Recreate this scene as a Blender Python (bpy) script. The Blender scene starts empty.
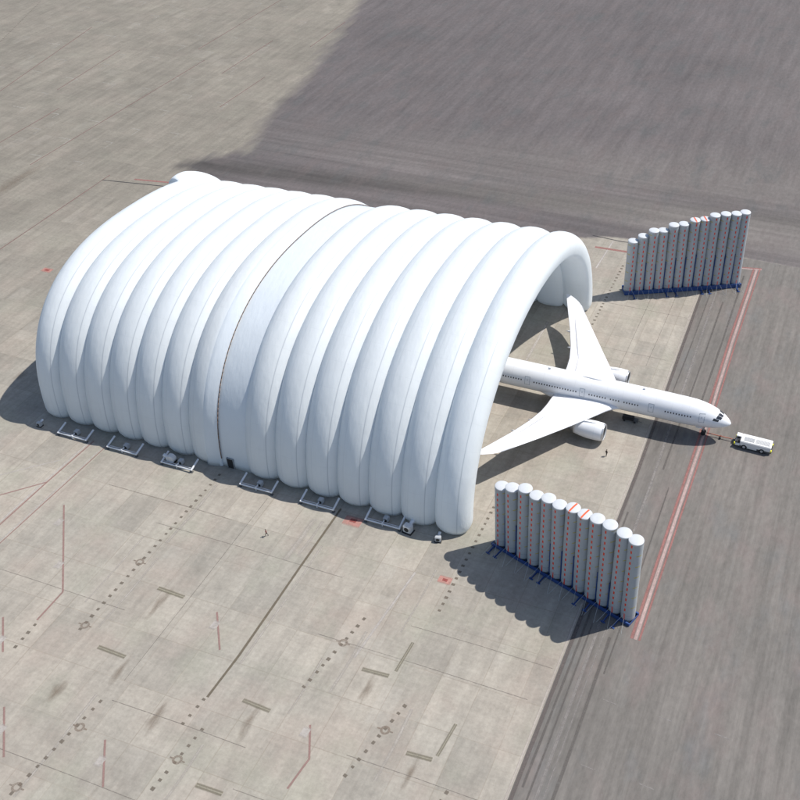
import bpy, bmesh, math, random
from mathutils import Vector, Matrix
random.seed(7)
S = bpy.context.scene
C = S.collection
PI = math.pi
R = math.radians

# ------------------------------------------------------------------ helpers
def link(name, bm, mat, parent=None, smooth=False, mats=None):
    me = bpy.data.meshes.new(name)
    bm.to_mesh(me); bm.free()
    for m in (mats or [mat]): me.materials.append(m)
    if smooth:
        for p in me.polygons: p.use_smooth = True
    o = bpy.data.objects.new(name, me); C.objects.link(o)
    if parent: o.parent = parent
    return o

def thing(name, label, cat, loc=(0,0,0), rz=0, group=None):
    o = bpy.data.objects.new(name, None); C.objects.link(o)
    o.empty_display_size = .5
    o.location = loc; o.rotation_euler = (0,0,rz)
    o['label'] = label; o['category'] = cat
    if group: o['group'] = group
    return o

def struct(name, bm, mat, smooth=False):
    o = link(name, bm, mat, None, smooth); o['kind'] = 'structure'; return o

def dup(root, loc, rz, label):
    r = root.copy(); C.objects.link(r); r.location = loc; r.rotation_euler = (0,0,rz); r['label'] = label
    for ch in list(root.children):
        c = ch.copy(); C.objects.link(c); c.parent = r
        for g in ch.children:
            d = g.copy(); C.objects.link(d); d.parent = c
    return r

def box(bm, x0, x1, y0, y1, z0, z1, bev=0):
    g = bmesh.ops.create_cube(bm, size=1)
    vs = g['verts']
    for v in vs:
        v.co = Vector(((x0+x1)/2+v.co.x*(x1-x0), (y0+y1)/2+v.co.y*(y1-y0), (z0+z1)/2+v.co.z*(z1-z0)))
    if bev:
        es = list({e for v in vs for e in v.link_edges})
        bmesh.ops.bevel(bm, geom=es, offset=bev, segments=2, affect='EDGES')
    return bm

def tube(bm, p, q, r, n=8, r2=None):
    p = Vector(p); q = Vector(q); d = (q-p)
    L = d.length
    M = Matrix.Translation((p+q)/2) @ d.to_track_quat('Z','Y').to_matrix().to_4x4()
    bmesh.ops.create_cone(bm, cap_ends=True, segments=n, radius1=r, radius2=r if r2 is None else r2, depth=L, matrix=M)
    return bm

def lathe(bm, prof, n=24, axis='X', cap=True, M=None):
    rings = []
    for a, r in prof:
        ring = []
        for i in range(n):
            t = 2*PI*i/n
            co = Vector((a, r*math.cos(t), r*math.sin(t))) if axis == 'X' else Vector((r*math.cos(t), r*math.sin(t), a))
            if M: co = M @ co
            ring.append(bm.verts.new(co))
        rings.append(ring)
    for a, b in zip(rings, rings[1:]):
        for i in range(n):
            bm.faces.new((a[i], a[(i+1)%n], b[(i+1)%n], b[i]))
    if cap:
        bm.faces.new(rings[0][::-1]); bm.faces.new(rings[-1])
    bmesh.ops.recalc_face_normals(bm, faces=bm.faces[:])
    return bm

def quad(bm, pts, z=0.0):
    vs = [bm.verts.new((p[0], p[1], z if len(p) < 3 else p[2])) for p in pts]
    f = bm.faces.new(vs)
    if len(vs) == 4:
        uvl = bm.loops.layers.uv.verify()
        for lo, uv in zip(f.loops, ((0,0),(1,0),(1,1),(0,1))): lo[uvl].uv = uv
    f.normal_update()
    if f.normal.z < 0: f.normal_flip()
    return f

def stain(bm, x, y, a, b, z, n=28):
    uvl = bm.loops.layers.uv.verify(); ph = random.uniform(0, 6); c = bm.verts.new((x, y, z))
    ring = [bm.verts.new((x+a*(1+.3*math.sin(3*t_+ph))*math.cos(t_), y+b*(1+.22*math.sin(2*t_+ph)+.1*math.sin(5*t_))*math.sin(t_), z)) for t_ in (2*PI*i/n for i in range(n))]
    for i in range(n):
        f = bm.faces.new((c, ring[i], ring[(i+1)%n]))
        for lo, uv in zip(f.loops, ((.5,.5),(.5,0),(.5,0))): lo[uvl].uv = uv

def strip(bm, pts, w, z):
    for a, b in zip(pts, pts[1:]):
        a = Vector(a[:2]); b = Vector(b[:2]); d = (b-a).normalized(); n = Vector((-d.y, d.x))*w/2
        quad(bm, [a-n-d*w*.3*0, b-n, b+n, a+n], z)

# ------------------------------------------------------------------ node helpers
class NT:
    def __init__(s, name):
        s.m = bpy.data.materials.new(name); s.m.use_nodes = True
        s.t = s.m.node_tree; s.b = s.t.nodes['Principled BSDF']
    def n(s, typ, **kw):
        nd = s.t.nodes.new(typ)
        for k, v in kw.items(): setattr(nd, k, v)
        return nd
    def l(s, a, b): s.t.links.new(a, b)
    def put(s, sock, v):
        if hasattr(v, 'is_output') or isinstance(v, bpy.types.NodeSocket): s.l(v, sock)
        else: sock.default_value = v
    def math(s, op, a, b=0.0, c=0.0):
        nd = s.n('ShaderNodeMath', operation=op)
        s.put(nd.inputs[0], a); s.put(nd.inputs[1], b); s.put(nd.inputs[2], c)
        return nd.outputs[0]
    def mix(s, f, a, b, mode='MIX'):
        nd = s.n('ShaderNodeMix', data_type='RGBA', blend_type=mode)
        s.put(nd.inputs[0], f)
        s.put(nd.inputs[6], a if not isinstance(a, tuple) else (*a[:3], 1))
        s.put(nd.inputs[7], b if not isinstance(b, tuple) else (*b[:3], 1))
        return nd.outputs[2]
    def pos(s): return s.n('ShaderNodeNewGeometry').outputs['Position']
    def obj(s): return s.n('ShaderNodeTexCoord').outputs['Object']
    def map(s, v, scale=(1,1,1), rot=0, loc=(0,0,0)):
        nd = s.n('ShaderNodeMapping'); s.l(v, nd.inputs[0])
        nd.inputs['Scale'].default_value = scale; nd.inputs['Rotation'].default_value = (0,0,rot); nd.inputs['Location'].default_value = loc
        return nd.outputs[0]
    def noise(s, v, sc, det=4, rough=.55):
        nd = s.n('ShaderNodeTexNoise'); s.l(v, nd.inputs['Vector'])
        nd.inputs['Scale'].default_value = sc; nd.inputs['Detail'].default_value = det; nd.inputs['Roughness'].default_value = rough
        return nd.outputs[0]
    def rng(s, v, a, b, c=0.0, d=1.0):
        nd = s.n('ShaderNodeMapRange'); nd.clamp = True
        s.put(nd.inputs[0], v)
        for i, q in enumerate((a, b, c, d)): nd.inputs[i+1].default_value = q
        return nd.outputs[0]
    def bump(s, h, dist=.02, st=1.0):
        nd = s.n('ShaderNodeBump'); s.l(h, nd.inputs['Height']); nd.inputs['Distance'].default_value = dist; nd.inputs['Strength'].default_value = st
        s.l(nd.outputs[0], s.b.inputs['Normal'])
    def fin(s, col, rough=.6, metal=0.0, spec=.5):
        s.put(s.b.inputs['Base Color'], (*col[:3], 1) if isinstance(col, tuple) else col)
        s.put(s.b.inputs['Roughness'], rough); s.b.inputs['Metallic'].default_value = metal
        s.b.inputs['Specular IOR Level'].default_value = spec
        return s.m

def simple(name, col, rough=.55, metal=0.0, var=.12, sc=1.5):
    t = NT(name); n = t.noise(t.obj(), sc, 5)
    f = t.rng(n, .3, .7, 1-var, 1+var*.6)
    mul = t.mix(1.0, col, (1,1,1), 'MULTIPLY')
    cx = t.n('ShaderNodeCombineXYZ')
    for i in range(3): t.l(f, cx.inputs[i])
    nd = t.mix(1.0, col, cx.outputs[0], 'MULTIPLY')
    return t.fin(nd, rough, metal)

def gray(t, v):
    cx = t.n('ShaderNodeCombineXYZ')
    for i in range(3): t.l(v, cx.inputs[i])
    return cx.outputs[0]

# ---- concrete and asphalt colour networks (shared by the ground sheets)
def concrete_col(t):
    P = t.pos()
    sep = t.n('ShaderNodeSeparateXYZ'); t.l(P, sep.inputs[0]); X, Y = sep.outputs[0], sep.outputs[1]
    base = t.mix(t.rng(t.noise(P, .035, 5), .35, .65), (.35,.318,.272), (.322,.302,.262))
    # old darker slabs far to the north-west
    old = t.rng(t.math('ADD', t.math('MULTIPLY', X, -.8), t.math('MULTIPLY', Y, .9)), 60, 215)
    base = t.mix(old, base, t.mix(t.rng(t.noise(P, .03, 4), .35, .65), (.205,.188,.158), (.235,.215,.18)))
    # slab to slab tone, slabs 7.5 x 15 m
    br = t.n('ShaderNodeTexBrick'); t.l(t.map(P, (1,1,1), R(90)), br.inputs['Vector'])
    br.offset = 0.0; br.inputs['Scale'].default_value = 1.0
    br.inputs['Brick Width'].default_value = 10.0; br.inputs['Row Height'].default_value = 7.1
    br.inputs['Mortar Size'].default_value = .10; br.inputs['Mortar Smooth'].default_value = .4; br.inputs['Bias'].default_value = 0
    br.inputs['Color1'].default_value = (.86,.86,.86,1); br.inputs['Color2'].default_value = (1.10,1.09,1.08,1)
    br.inputs['Mortar'].default_value = (.84,.81,.78,1)
    mort = t.noise(P, .05, 3)
    base = t.mix(t.math('MULTIPLY', t.rng(mort, .35, .6, .45, 1.0), t.rng(old, 0, 1, 1, .55)), base, t.mix(1.0, base, br.outputs['Color'], 'MULTIPLY'))
    # streaks along Y
    st = t.noise(t.map(P, (.5,.05,1)), 1.0, 6, .65)
    base = t.mix(1.0, base, gray(t, t.rng(st, .3, .7, .86, 1.12)), 'MULTIPLY')
    st2 = t.noise(t.map(P, (.09,.9,1), loc=(3,9,0)), 1.0, 5, .6)
    base = t.mix(1.0, base, gray(t, t.rng(st2, .3, .7, .94, 1.05)), 'MULTIPLY')
    # rubber / oil mottling
    mo = t.noise(P, .16, 8, .7)
    base = t.mix(1.0, base, gray(t, t.rng(mo, .3, .7, .86, 1.1)), 'MULTIPLY')
    blo = t.rng(t.noise(t.map(P, (1,.6,1), loc=(40,11,0)), .11, 6, .6), .60, .74, 0, .42)
    base = t.mix(blo, base, (.2,.175,.15))
    # whitish repair rectangles
    wv = t.n('ShaderNodeTexVoronoi', distance='CHEBYCHEV'); t.l(t.map(P, (1,.45,1)), wv.inputs['Vector']); wv.inputs['Scale'].default_value = .13
    wr = t.rng(wv.outputs['Distance'], .22, .25, .25, 0)
    gate = t.rng(t.noise(P, .05, 2), .5, .56)
    base = t.mix(t.math('MULTIPLY', t.math('MULTIPLY', wr, gate), t.rng(old, 0, 1, 1, .4)), base, (.42,.395,.35))
    # colour fringes: slight pink and green cast patches
    pk = t.rng(t.noise(t.map(P, loc=(90,3,0)), .09, 4), .5, .66, 0, .35)
    base = t.mix(t.math('MULTIPLY', pk, t.rng(old, 0, 1, 1, .3)), base, (.335,.275,.235))
    gn = t.rng(t.noise(t.map(P, loc=(9,73,0)), .07, 4), .52, .66, 0, .35)
    base = t.mix(t.math('MULTIPLY', gn, t.rng(old, 0, 1, 1, .25)), base, (.28,.285,.225))
    fine = t.noise(P, 1.3, 6, .75)
    base = t.mix(1.0, base, gray(t, t.rng(fine, .3, .7, .86, 1.12)), 'MULTIPLY')
    return base, fine

def asphalt_col(t, upper=False):
    P = t.pos()
    base = t.mix(t.rng(t.noise(P, .03, 5), .35, .65), (.15,.140,.128), (.18,.165,.15))
    if upper:
        base = t.mix(t.rng(t.noise(P, .02, 5), .35, .65), (.102,.092,.092), (.130,.115,.114))
    st = t.noise(t.map(P, (.55,.035,1)), 1.0, 6, .68)
    if upper:
        stu = t.noise(t.map(P, (.32,.028,1), R(-13)), 1.0, 7, .68)
        stx = t.noise(t.map(P, (.012,.32,1), R(-2)), 1.0, 5, .6)
        sep = t.n('ShaderNodeSeparateXYZ'); t.l(P, sep.inputs[0])
        k = t.rng(t.math('ADD', sep.outputs[1], t.math('MULTIPLY', t.noise(P, .03, 3), 30)), 125, 150)
        st = t.math('ADD', t.math('MULTIPLY', stu, k), t.math('MULTIPLY', stx, t.math('SUBTRACT', 1, k)))
        vv = t.math('SUBTRACT', sep.outputs[1], t.math('MULTIPLY', sep.outputs[0], .14))
        vv = t.math('ADD', vv, t.math('MULTIPLY', t.noise(t.pos(), .03, 3), 6))
        dk = t.math('MULTIPLY', t.rng(vv, 99, 104), t.rng(vv, 116, 108))
        base = t.mix(t.math('MULTIPLY', dk, .75), base, (.066,.061,.057))
        lt = t.math('MULTIPLY', t.rng(vv, 114, 124), t.rng(vv, 160, 136))
        base = t.mix(t.math('MULTIPLY', lt, t.rng(sep.outputs[0], -190, -60, .15, .5)), base, (.165,.15,.138))
        # lighter worn verge by the near edge of the field
        vg = t.math('MULTIPLY', t.rng(sep.outputs[1], 84, 90), t.rng(sep.outputs[1], 108, 98))
        vg = t.math('MULTIPLY', vg, t.rng(sep.outputs[0], -150, -20, 0, .7))
        base = t.mix(vg, base, (.20,.183,.168))
        base = t.mix(t.rng(sep.outputs[0], -60, 10, 0, .4), base, (.165,.15,.14))
    base = t.mix(1.0, base, gray(t, t.rng(st, .3, .7, .80, 1.18)), 'MULTIPLY')
    if not upper:
        s2 = t.noise(t.map(P, (1.6,.02,1), loc=(5,0,0)), 1.0, 4, .6)
        base = t.mix(1.0, base, gray(t, t.rng(s2, .3, .7, .92, 1.07)), 'MULTIPLY')
    pk = t.rng(t.noise(t.map(P, (1,.5,1), loc=(30,8,0)), .14, 5, .6), .5, .7, 0, .5)
    base = t.mix(pk, base, (.20,.16,.15) if not upper else (.13,.108,.104))
    bl = t.rng(t.noise(t.map(P, (1,.4,1), loc=(3,58,0)), .12, 5, .6), .54, .7, 0, .5)
    base = t.mix(bl, base, (.14,.148,.15) if not upper else (.088,.093,.093))
    fine = t.noise(t.map(P, (1,.45,1)), 1.0, 7, .75)
    base = t.mix(1.0, base, gray(t, t.rng(fine, .3, .7, .84, 1.16)), 'MULTIPLY')
    return base, fine

t = NT('weathered_concrete'); c_, f_ = concrete_col(t); t.bump(f_, .02, .5); M_conc = t.fin(c_, .9, spec=.25)
t = NT('streaked_asphalt'); c_, f_ = asphalt_col(t); t.bump(f_, .02, .5); M_asph = t.fin(c_, .88, spec=.25)
t = NT('old_dark_asphalt'); ca, fa = asphalt_col(t, True); cc, fc = concrete_col(t)
at = t.n('ShaderNodeAttribute', attribute_name='wear')
wf = t.math('ADD', at.outputs['Fac'], t.math('MULTIPLY', t.math('SUBTRACT', t.noise(t.map(t.pos(), (.3,.06,1), R(-14)), 1.0, 5), .5), .75))
gate = t.rng(at.outputs['Fac'], .02, .2)
t.bump(fa, .02, .5)
M_field = t.fin(t.mix(t.math('MULTIPLY', t.rng(wf, .3, .75), gate), cc, ca), .88, spec=.25)

# ------------------------------------------------------------------ ground
bm = bmesh.new(); quad(bm, [(-3000,-2500),(3000,-2500),(3000,4500),(-3000,4500)], 0)
struct('ground', bm, M_conc)
EDGE = -17.1
bm = bmesh.new()
quad(bm, [(EDGE,-700),(900,-700),(900,79.5),(-18.4,79.5),(-18.2,50),(-17.0,-16),(-17.0,-97)], .008)
struct('taxiway', bm, M_asph)
# dark asphalt field behind, worn into the concrete along a ragged diagonal
poly = [(900,79),(4.8,79.2),(-34,79.7),(-48,78.5),(-60,73),(-116,70),(-149,68.5),(-177,68),(-196,74),(-190,84),(-179,92),(-186,112),(-189,128),(-191,146),(-200,188),(-216,252),(-235,330),(-300,600),(-300,2500),(900,2500)]
def sdist(x, y):
    ins = False; d = 1e9
    n = len(poly)
    for i in range(n):
        ax, ay = poly[i]; bx_, by_ = poly[(i+1)%n]
        if (ay > y) != (by_ > y) and x < (bx_-ax)*(y-ay)/(by_-ay)+ax: ins = not ins
        ex, ey = bx_-ax, by_-ay; q = max(0, min(1, ((x-ax)*ex+(y-ay)*ey)/(ex*ex+ey*ey)))
        d = min(d, math.hypot(x-ax-q*ex, y-ay-q*ey))
    return d if ins else -d
def lin(a, b, s):
    n = int(round((b-a)/s)); return [a+(b-a)*i/n for i in range(n+1)]
xs = lin(-320,-100,2.5)+lin(-95,100,6.5)[0:]+[200,400,900]
ys = lin(60,100,1.25)+lin(104,320,4)+[400,600,1200,2500]
bm = bmesh.new(); lay = bm.verts.layers.float.new('wear')
grid = []
for y in ys:
    row = []
    for x in xs:
        v = bm.verts.new((x, y, .004))
        sharp = 6 if (x < -172) else 1.2
        if y > 84: sharp = 8
        v[lay] = max(0, min(1, .5+sdist(x,y)/(2*sharp)))
        row.append(v)
    grid.append(row)
for j in range(len(ys)-1):
    for i in range(len(xs)-1):
        vs = (grid[j][i], grid[j][i+1], grid[j+1][i+1], grid[j+1][i])
        if max(v[lay] for v in vs) > 0: bm.faces.new(vs)
for v in [v for v in bm.verts if not v.link_faces]: bm.verts.remove(v)
o = struct('asphalt_field', bm, M_field)

# ---- painted lines, seams and marks (thin sheets, each 4 mm above the last)
def paint(name, col, worn=.5, sc=.8, rough=.8, under=None, soft=.22):
    """worn paint or dirt: the pavement shows through where it has rubbed away and along its ragged edges"""
    t = NT(name); P = t.pos()
    n = t.noise(P, sc*1.6, 7, .75); m = t.noise(t.map(P, (1.4,.16,1)), 1, 4)
    mm = t.math('ADD', t.math('MULTIPLY', n, .65), t.math('MULTIPLY', m, .35))
    a = t.rng(mm, .38, .62, 1, 1-worn)
    big = t.rng(t.noise(P, .07, 3), .35, .65, 1, 1-worn*.5)
    uv = t.n('ShaderNodeUVMap'); sep = t.n('ShaderNodeSeparateXYZ'); t.l(uv.outputs[0], sep.inputs[0])
    e = t.math('SUBTRACT', .5, t.math('ABSOLUTE', t.math('SUBTRACT', sep.outputs[1], .5)))
    e = t.math('ADD', e, t.math('MULTIPLY', t.math('SUBTRACT', n, .5), soft*1.6))
    e = t.rng(e, 0, soft, 0, 1)
    al_ = t.math('MULTIPLY', t.math('MULTIPLY', a, big), e)
    t.l(al_, t.b.inputs['Alpha'])
    return t.fin(t.mix(t.rng(n, .3, .7), col, tuple(q*.86 for q in col)), rough, spec=.3)
M_red = paint('faded_red_paint', (.31,.19,.17), .35)
M_redd = paint('dull_red_paint', (.25,.15,.135), .55, under=(.2,.19,.16))
M_pink = paint('worn_pink_paint', (.33,.155,.14), .35, under=(.24,.2,.19))
M_white = paint('worn_white_paint', (.47,.435,.40), .4)
M_whpk = paint('scuffed_pale_paint', (.50,.37,.345), .4, under=(.3,.23,.22))
M_dark = paint('dark_joint_sealant', (.15,.125,.09), .25)
M_dot = paint('dark_rubber_spots', (.165,.14,.112), .25, .5)
M_olive = paint('drain_grating_steel', (.205,.185,.135), .5)
M_black = paint('black_joint_sealant', (.04,.04,.045), .2)
M_scuff = paint('pale_scuffed_strip', (.27,.25,.235), .5, under=(.2,.185,.175))
M_edgeD = paint('dark_tyre_edge', (.14,.118,.11), .5, under=(.19,.165,.15))

bm = bmesh.new()
for a, b in (((-99.8,-49.4),(-100.9,-94.9)),((-87.7,-105),(-90.3,-125.8)),((-68.5,-103.6),(-70,-117.1)),((-71.5,-98.5),(-72.2,-104.4)),((-109.2,-95.5),(-109.1,-100.8)),
             ((-53.7,-73.6),(-57,-91.3)),((-39,-87.8),(-42.6,-103.1)),((-26.3,-99.8),(-27.5,-106)),((-41.6,-38.2),(-41.5,-68.6)),((-41.3,63.6),(-41.2,27.6)),((-353.5,197.9),(-332.9,148.6))):
    a = Vector(a); b = Vector(b); L = (b-a).length; d = (b-a)/L; k = int(L/1.7)
    for i in range(k+1):
        c = a+d*(i*1.7+random.uniform(-.15,.15)); s = random.uniform(.26,.36); nn = Vector((-d.y,d.x))
        l_ = random.uniform(.26,.4)
        quad(bm, [c-nn*s-d*l_, c+nn*s-d*l_, c+nn*s+d*l_, c-nn*s+d*l_], .020)
struct('dotted_joint', bm, M_dot)
bm = bmesh.new()
for x, y in ((-100.6,-76.1),(-100.6,-92.4),(-87.7,-110.2),(-90,-122.5),(-69.1,-109.7),(-54.8,-79.7),(-40.1,-93.2)):
    n = 20
    for i in range(n):
        a0, a1 = 2*PI*i/n, 2*PI*(i+1)/n
        quad(bm, [(x+r*math.cos(a), y+r*math.sin(a)) for r, a in ((.45,a0),(.85,a0),(.85,a1),(.45,a1))], .024)
    quad(bm, [(x-1.4,y-.16),(x-.86,y-.16),(x-.86,y+.16),(x-1.4,y+.16)], .024)
    quad(bm, [(x+.86,y-.16),(x+1.4,y-.16),(x+1.4,y+.16),(x+.86,y+.16)], .024)
struct('manhole_ring', bm, paint('rusty_manhole_rim', (.235,.185,.145), .6))
bm = bmesh.new(); bl = bmesh.new()
for a, b in (((-93.4,-80.4),(-87.5,-80.6)),((-95.3,-95.6),(-89.4,-95.8)),((-65.2,-96.3),(-59.8,-96.6)),((-63.8,-112.4),(-59.1,-112.3)),((-49.1,-83.6),(-44.1,-83.3)),((-35.1,-95.8),(-30.7,-95.5)),((-43.1,-75.3),(-43.4,-82.0)),((-29.6,-88.1),(-30.2,-94.6))):
    w = 1.0 if abs(a[1]-b[1]) < 1 else .7
    strip(bm, [a, b], w, .020); 
    strip(bl, [a, b], .3, .024)
struct('drain_channel', bm, M_olive); struct('drain_slot', bl, paint('pale_drain_rib', (.31,.285,.225), .3))
bm = bmesh.new(); strip(bm, [(-70.8,-49.5),(-70.85,-66.5),(-70.75,-88.4),(-71.2,-97.9)], .55, .024); strip(bm, [(-164,-44),(-164.5,-60)], .4, .024)
strip(bm, [(-246,2),(-196,40)], .01, .024)
struct('open_joint', bm, M_dark)
bm = bmesh.new()
for y, x0, x1 in ((-66,-104,-62),(-79.5,-60,-20),(-87,-140,-96),(-99.5,-44,-19),(-104,-86,-60),(-118,-100,-60),(-60,-120,-90),(-72,-45,-18),(-111,-58,-22),(8,-56,-19),(24,-44,-20),(44,-40,-19)):
    strip(bm, [(x0,y),((x0+x1)/2,y+.15),(x1,y)], .16, .016)
for x, y0, y1 in ((-118,-52,-130),(-86.5,-52,-100),(-59,-60,-130),(-33,-60,-118),(-47,-84,-130),(-30,-10,60),(-24,20,60)):
    if random.random() < .6: strip(bm, [(x,y0),(x+.1,(y0+y1)/2),(x,y1)], .14, .0165)
struct('slab_joint', bm, paint('thin_dark_joint', (.21,.185,.16), .8))
bm = bmesh.new()
for p in (((-124.8,-68.3),(-109.6,-87.4),(-109.6,-94.5)),((-79.8,-81.5),(-74.6,-88.7)),((-115.9,-96.1),(-110.4,-102.4)),((-102.2,-111.4),(-95.6,-119)),((-82.3,-110.7),(-77.3,-117.8)),((-52.2,-96.6),(-49.3,-102.2),(-50,-108))):
    strip(bm, p, .42, .020)
strip(bm, [(-131.9,-49.5),(-132.7,-63.9),(-133.6,-90)], .42, .020); strip(bm, [(-132.7,-63.9),(-139.2,-70.5),(-150,-82)], .38, .024)
strip(bm, [(-128.2,-49.8),(-130.1,-95)], .3, .020)
struct('red_guide_line', bm, M_red)
bm = bmesh.new()
strip(bm, [(-132.55,-49.5),(-133.3,-63.9),(-134.2,-90)], .5, .016); strip(bm, [(-128.7,-49.8),(-130.6,-95)], .35, .016)
strip(bm, [(-134.8,-57.3),(-143.6,-65.6),(-152,-73)], .35, .012)
strip(bm, [(-49.5,-60),(-51.5,-82)], .6, .012); strip(bm, [(-48,60),(-47.5,76)], .7, .012)
strip(bm, [(-60.5,-5),(-60.5,35)], .01, .012); strip(bm, [(-52,10),(-52.3,30)], .8, .012)
struct('white_guide_line', bm, M_white)
bm = bmesh.new()
for x, y in ((-122.5,-72.7),(-114.8,-82.1),(-78.5,-84.2),(-80.6,-114.2),(-52.3,-98.1),(-112.6,-100.4),(-99.6,-115.1)):
    quad(bm, [(x-.7,y-1.1),(x+.6,y-1.2),(x+.7,y+1.1),(x-.6,y+1.1)], .028)
struct('stand_number_box', bm, M_white)
bm = bmesh.new()
for a, b in (((-294.8,105.6),(-308.8,177.6)),((-275.3,113.9),(-279.7,158.1)),((-240.6,58),(-240.5,160.4)),((-208.5,121.2),(-208.3,152.7)),((-208,188.4),(-208.8,221.6)),((-210.7,-20),(-211.3,61.1)),((-262,60),(-263,100)),((-226,150),(-226.5,190)),((-250,170),(-251,240))):
    strip(bm, [a, b], .42, .016)
struct('thin_red_line', bm, M_redd)
bm = bmesh.new()
for x0 in range(-330, -196, 17):
    for y0 in range(66, 330, 15):
        x = x0+random.uniform(-2,2); y = y0+random.uniform(-2,2)
        if sdist(x+8, y) > -12 : continue
        if random.random() < .25: continue
        L1 = random.uniform(3,6); L2 = random.uniform(3,6.5)
        strip(bm, [(x,y),(x+L1,y)], .45, .012); strip(bm, [(x+L1,y),(x+L1,y-L2)], .3, .0125)
struct('pale_corner_mark', bm, paint('chalky_worn_paint', (.40,.38,.34), .5, .5, under=(.27,.25,.215)))
bm = bmesh.new()
strip(bm, [(-6.7,74.4),(-6.9,38.4),(-6.5,-6),(-6.6,-28.9),(-6.7,-60.9)], .7, .020); strip(bm, [(-5.1,74.9),(-5.3,38.4),(-4.9,-6),(-5.1,-28.9),(-5.3,-60.9)], .5, .020)
strip(bm, [(-14,73.5),(-4.6,75.4)], .6, .024); strip(bm, [(-51.5,71),(-36,71.8)], 1.2, .020); strip(bm, [(-202,61.2),(-184,64.2)], 1.0, .020)
struct('pink_boundary_line', bm, M_pink)
bm = bmesh.new(); strip(bm, [(-5.9,74.2),(-6.1,38.4),(-5.7,-6),(-5.85,-28.9),(-6.0,-60.9)], .8, .014); strip(bm, [(-13,73.1),(-4.6,74.9)], .7, .014)
struct('pale_boundary_line', bm, M_whpk)
bm = bmesh.new(); strip(bm, [(-211.5,57.2),(-196.8,59.4),(-180,61.8)], .5, .030); strip(bm, [(-54,77.2),(-45,76.6),(-34,78.2),(-22.9,79.2)], .45, .030)
struct('black_pavement_seam', bm, M_black)
# shoulder strips on the asphalt edge
bm = bmesh.new(); strip(bm, [(-17.35,-300),(-17.35,-16),(-18.75,58),(-18.7,79)], .5, .0045)
struct('pale_pavement_edge', bm, paint('pale_edge_concrete', (.44,.395,.35), .3))
bm = bmesh.new(); strip(bm, [(-16.6,-300),(-16.55,-16),(-17.9,58),(-17.9,79)], .8, .012)
struct('dark_pavement_edge', bm, M_edgeD)
bm = bmesh.new()
for x, y0, y1, w in ((-98.6,-52,-70,.8),(-97.9,-74,-92,.6),(-104,-70,-88,.5),(-89.2,-104,-124,.7),(-52.0,-76,-90,.8),(-56.6,-84,-96,.5),(-37.6,-88,-102,.8),(-69.5,-60,-90,.6),(-74.5,-54,-66,1.6),(-72.6,-54,-64,.8),(-66.8,-106,-118,.7),(-46,-58,-74,.5),(-128,-84,-100,.6)):
    strip(bm, [(x,y0),(x+.12,(y0+y1)/2),(x-.1,y1)], w, .0125)
struct('pale_slurry_streak', bm, paint('pale_slurry', (.44,.405,.36), .6, .6, soft=.35))
bm = bmesh.new()
for x, y, a, b in ((-91,-83.5,.9,4.5),(-88.5,-98.5,.8,3.5),(-62,-99.5,.9,4),(-46.5,-87,.9,4),(-33,-99,.8,4),(-96,-106,1.2,3),(-164,-35.6,1.6,2.5),(-237,47,3.2,13),(-77,-104,1,4)):
    stain(bm, x, y, a, b, .0135)
struct('rust_stain', bm, paint('rusty_brown_stain', (.235,.185,.14), .85, .35, soft=.5))
bm = bmesh.new()
for x, y0, y1, w in ((-15.4,-30,-95,.5),(-14.2,-60,-110,.4),(-10.4,-62,-105,.7),(-9.2,-20,-70,.35),(-15.6,10,60,.4),(-11.6,-15,55,.5),(-8.6,5,70,.6)):
    strip(bm, [(x,y0),(x+.1,(y0+y1)/2),(x-.1,y1)], w, .0115)
struct('tyre_track', bm, paint('dark_tyre_rubber_mark', (.135,.122,.113), .8, .6, under=(.165,.155,.145)))
bm = bmesh.new(); strip(bm, [(-12.9,-100),(-13,-20),(-14.3,60)], .75, .012); strip(bm, [(-11.9,-110),(-11.6,-60)], .3, .012)
struct('pale_shoulder_strip', bm, M_scuff)
bm = bmesh.new()
for x, y, s in ((-190.6,6,1.5),(-66.9,-51.9,1.9),(-43.4,-59.8,1.3)):
    quad(bm, [(x-s,y-s*.8),(x+s,y-s*.8),(x+s,y+s*.8),(x-s,y+s*.8)], .016)
struct('pink_hydrant_square', bm, paint('hydrant_square_paint', (.52,.26,.22), .45))
bm = bmesh.new()
for x, y, s in ((-190.6,6,.7),(-66.9,-51.7,.7),(-43.4,-59.8,.5)):
    quad(bm, [(x-s,y-s*.8),(x+s,y-s*.8),(x+s,y+s*.8),(x-s,y+s*.8)], .020)
struct('red_hydrant_cover', bm, paint('hydrant_cover_paint', (.30,.08,.07), .2))
bm = bmesh.new()
for sx in (-196,-180,-164,-150):
    pass
for x, y, a, b in ((-8+i*9.5, -75-j*13, 2.2, 0) for i in range(3) for j in range(2)):
    strip(bm, [(x,y),(x+2.4,y-.2)], .3, .016)
struct('short_pale_tick', bm, M_scuff)

# ------------------------------------------------------------------ camera, light
cam = bpy.data.cameras.new('Camera'); co = bpy.data.objects.new('Camera', cam); C.objects.link(co); S.camera = co
CX, CY, CZ = 11.027, -176.898, 146.3
f_px, pitch, al = 1009.115, R(38.5456), R(20.28923)
cam.sensor_width = 36; cam.sensor_fit = 'HORIZONTAL'; cam.lens = 36*f_px/800
cam.shift_x = (400-500)/800; cam.clip_start = 1; cam.clip_end = 9000
co.location = (CX, CY, CZ); co.rotation_euler = (R(90)-pitch, 0, al)

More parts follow.
